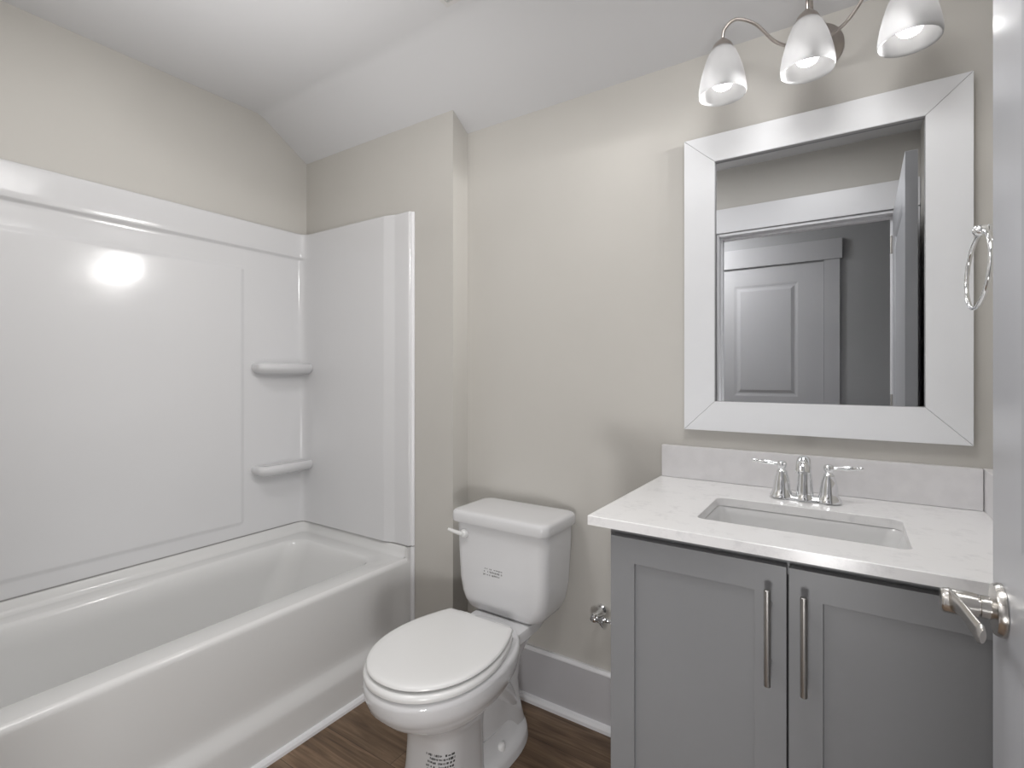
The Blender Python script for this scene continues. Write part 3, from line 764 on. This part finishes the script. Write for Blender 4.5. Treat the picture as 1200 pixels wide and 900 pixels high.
# ------------------------------------------------------------------ towel ring
tr = thing('towel_ring', 'small chrome towel ring on the right wall, beside the mirror', 'towel ring', (XR, 0.31, 1.53))
tz, tdp = 1.532, 0.310
obj('wall_mount', MB().lathe([(0.024, 0.0005), (0.024, 0.004), (0.020, 0.009), (0.012, 0.014), (0.008, 0.022), (0.0065, 0.040), (0.0065, 0.058), (0.0085, 0.062)], (XR, tdp, tz), (-1, 0, 0), n=28), 'chrome', tr, smooth=40)
obj('post_end', MB().lathe([(0.004, 0.060), (0.0095, 0.063), (0.0115, 0.069), (0.0115, 0.076), (0.0095, 0.082), (0.004, 0.086), (0.001, 0.0865)], (XR, tdp, tz-0.003), (-1, 0, 0), n=28), 'chrome', tr, smooth=40)
rg = MB(); rp = []
for k in range(49):
    a = 2*pi*k/48 + pi/2
    rp.append((XR - 0.0725 - 0.010*(1-math.sin(a))*0.5 + 0.006*math.cos(a), tdp + 0.074*math.cos(a), tz - 0.0815 + 0.0755*math.sin(a)))
rg.sweep(rp, 0.0042, n=12, cap=False)
obj('ring', rg, 'chrome', tr, smooth=60)

# ------------------------------------------------------------------ toilet paper holder
tp = thing('toilet_paper_holder', 'empty chrome toilet paper holder, low on the wall beside the vanity', 'paper holder', (-0.66, 0, 0.41))
for x in (-0.727, -0.585):
    sg = 1 if x < -0.65 else -1
    obj('post', MB().lathe([(0.0195, 0.001), (0.0195, 0.004), (0.016, 0.009), (0.0115, 0.013), (0.009, 0.022), (0.0085, 0.045), (0.0105, 0.055), (0.0125, 0.062), (0.0125, 0.070), (0.009, 0.076), (0.002, 0.078)], (x, 0, 0.415), (0, 1, 0), n=28), 'chrome', tp, smooth=40)
    obj('arm', MB().lathe([(0.004, -0.0145), (0.011, -0.012), (0.0155, -0.004), (0.0155, 0.004), (0.012, 0.010), (0.014, 0.016), (0.020, 0.026), (0.0255, 0.034), (0.0265, 0.040), (0.008, 0.043)], (x, 0.064, 0.409), (sg, 0, 0), n=24), 'chrome', tp, smooth=40)
obj('roller', MB().lathe([(0.007, 0), (0.008, 0.002), (0.008, 0.066), (0.007, 0.068)], (-0.690, 0.064, 0.413), (1, 0, 0), n=20), 'chrome', tp, smooth=40)

# ------------------------------------------------------------------ ceiling vent
cv = thing('ceiling_vent', 'square off-white exhaust fan grille, on the flat ceiling', 'ceiling vent', (-0.97, 0.53, ZC))
vx0, vx1, vd0, vd1 = -1.105, -0.83, 0.392, 0.665
obj('housing', MB().box(vx0+0.015, vx1-0.015, vd0+0.015, vd1-0.015, ZC-0.006, ZC-0.0005), 'black', cv)
fr = MB().quadgrid([[(x, d, z) for x, d in ((vx0+i, vd0+i), (vx1-i, vd0+i), (vx1-i, vd1-i), (vx0+i, vd1-i))] for i, z in ((0.0, ZC-0.0005), (0.0, ZC-0.006), (0.006, ZC-0.012), (0.022, ZC-0.014), (0.024, ZC-0.010), (0.024, ZC-0.004))])
obj('grille_frame', fr, 'vent', cv, smooth=30)
sl_ = MB()
for k in range(13):
    d = vd0 + 0.030 + k*0.0178
    sl_.box(vx0+0.024, vx1-0.024, d, d+0.010, ZC-0.013, ZC-0.008)
obj('slats', sl_, 'vent', cv)

# ------------------------------------------------------------------ added hallway ceiling lamp, unseen, for fill light
for hx in (-1.2,):
    hl = thing('hall_fill_lamp', 'added round flush ceiling lamp in the hallway, unseen, for fill light', 'ceiling lamp', (hx, 2.2, ZC))
    obj('lamp_base', MB().lathe([(0.14, -0.0005), (0.14, -0.03), (0.13, -0.032)], (hx, 2.2, ZC), n=40), 'nickel', hl, smooth=30)
    obj('lamp_shade', MB().lathe([(0.128, -0.030), (0.126, -0.05), (0.11, -0.075), (0.07, -0.09), (0.002, -0.095)], (hx, 2.2, ZC), n=40), 'hallfill', hl, smooth=60)

for o in bpy.data.objects:
    if '_org' in o: del o['_org']
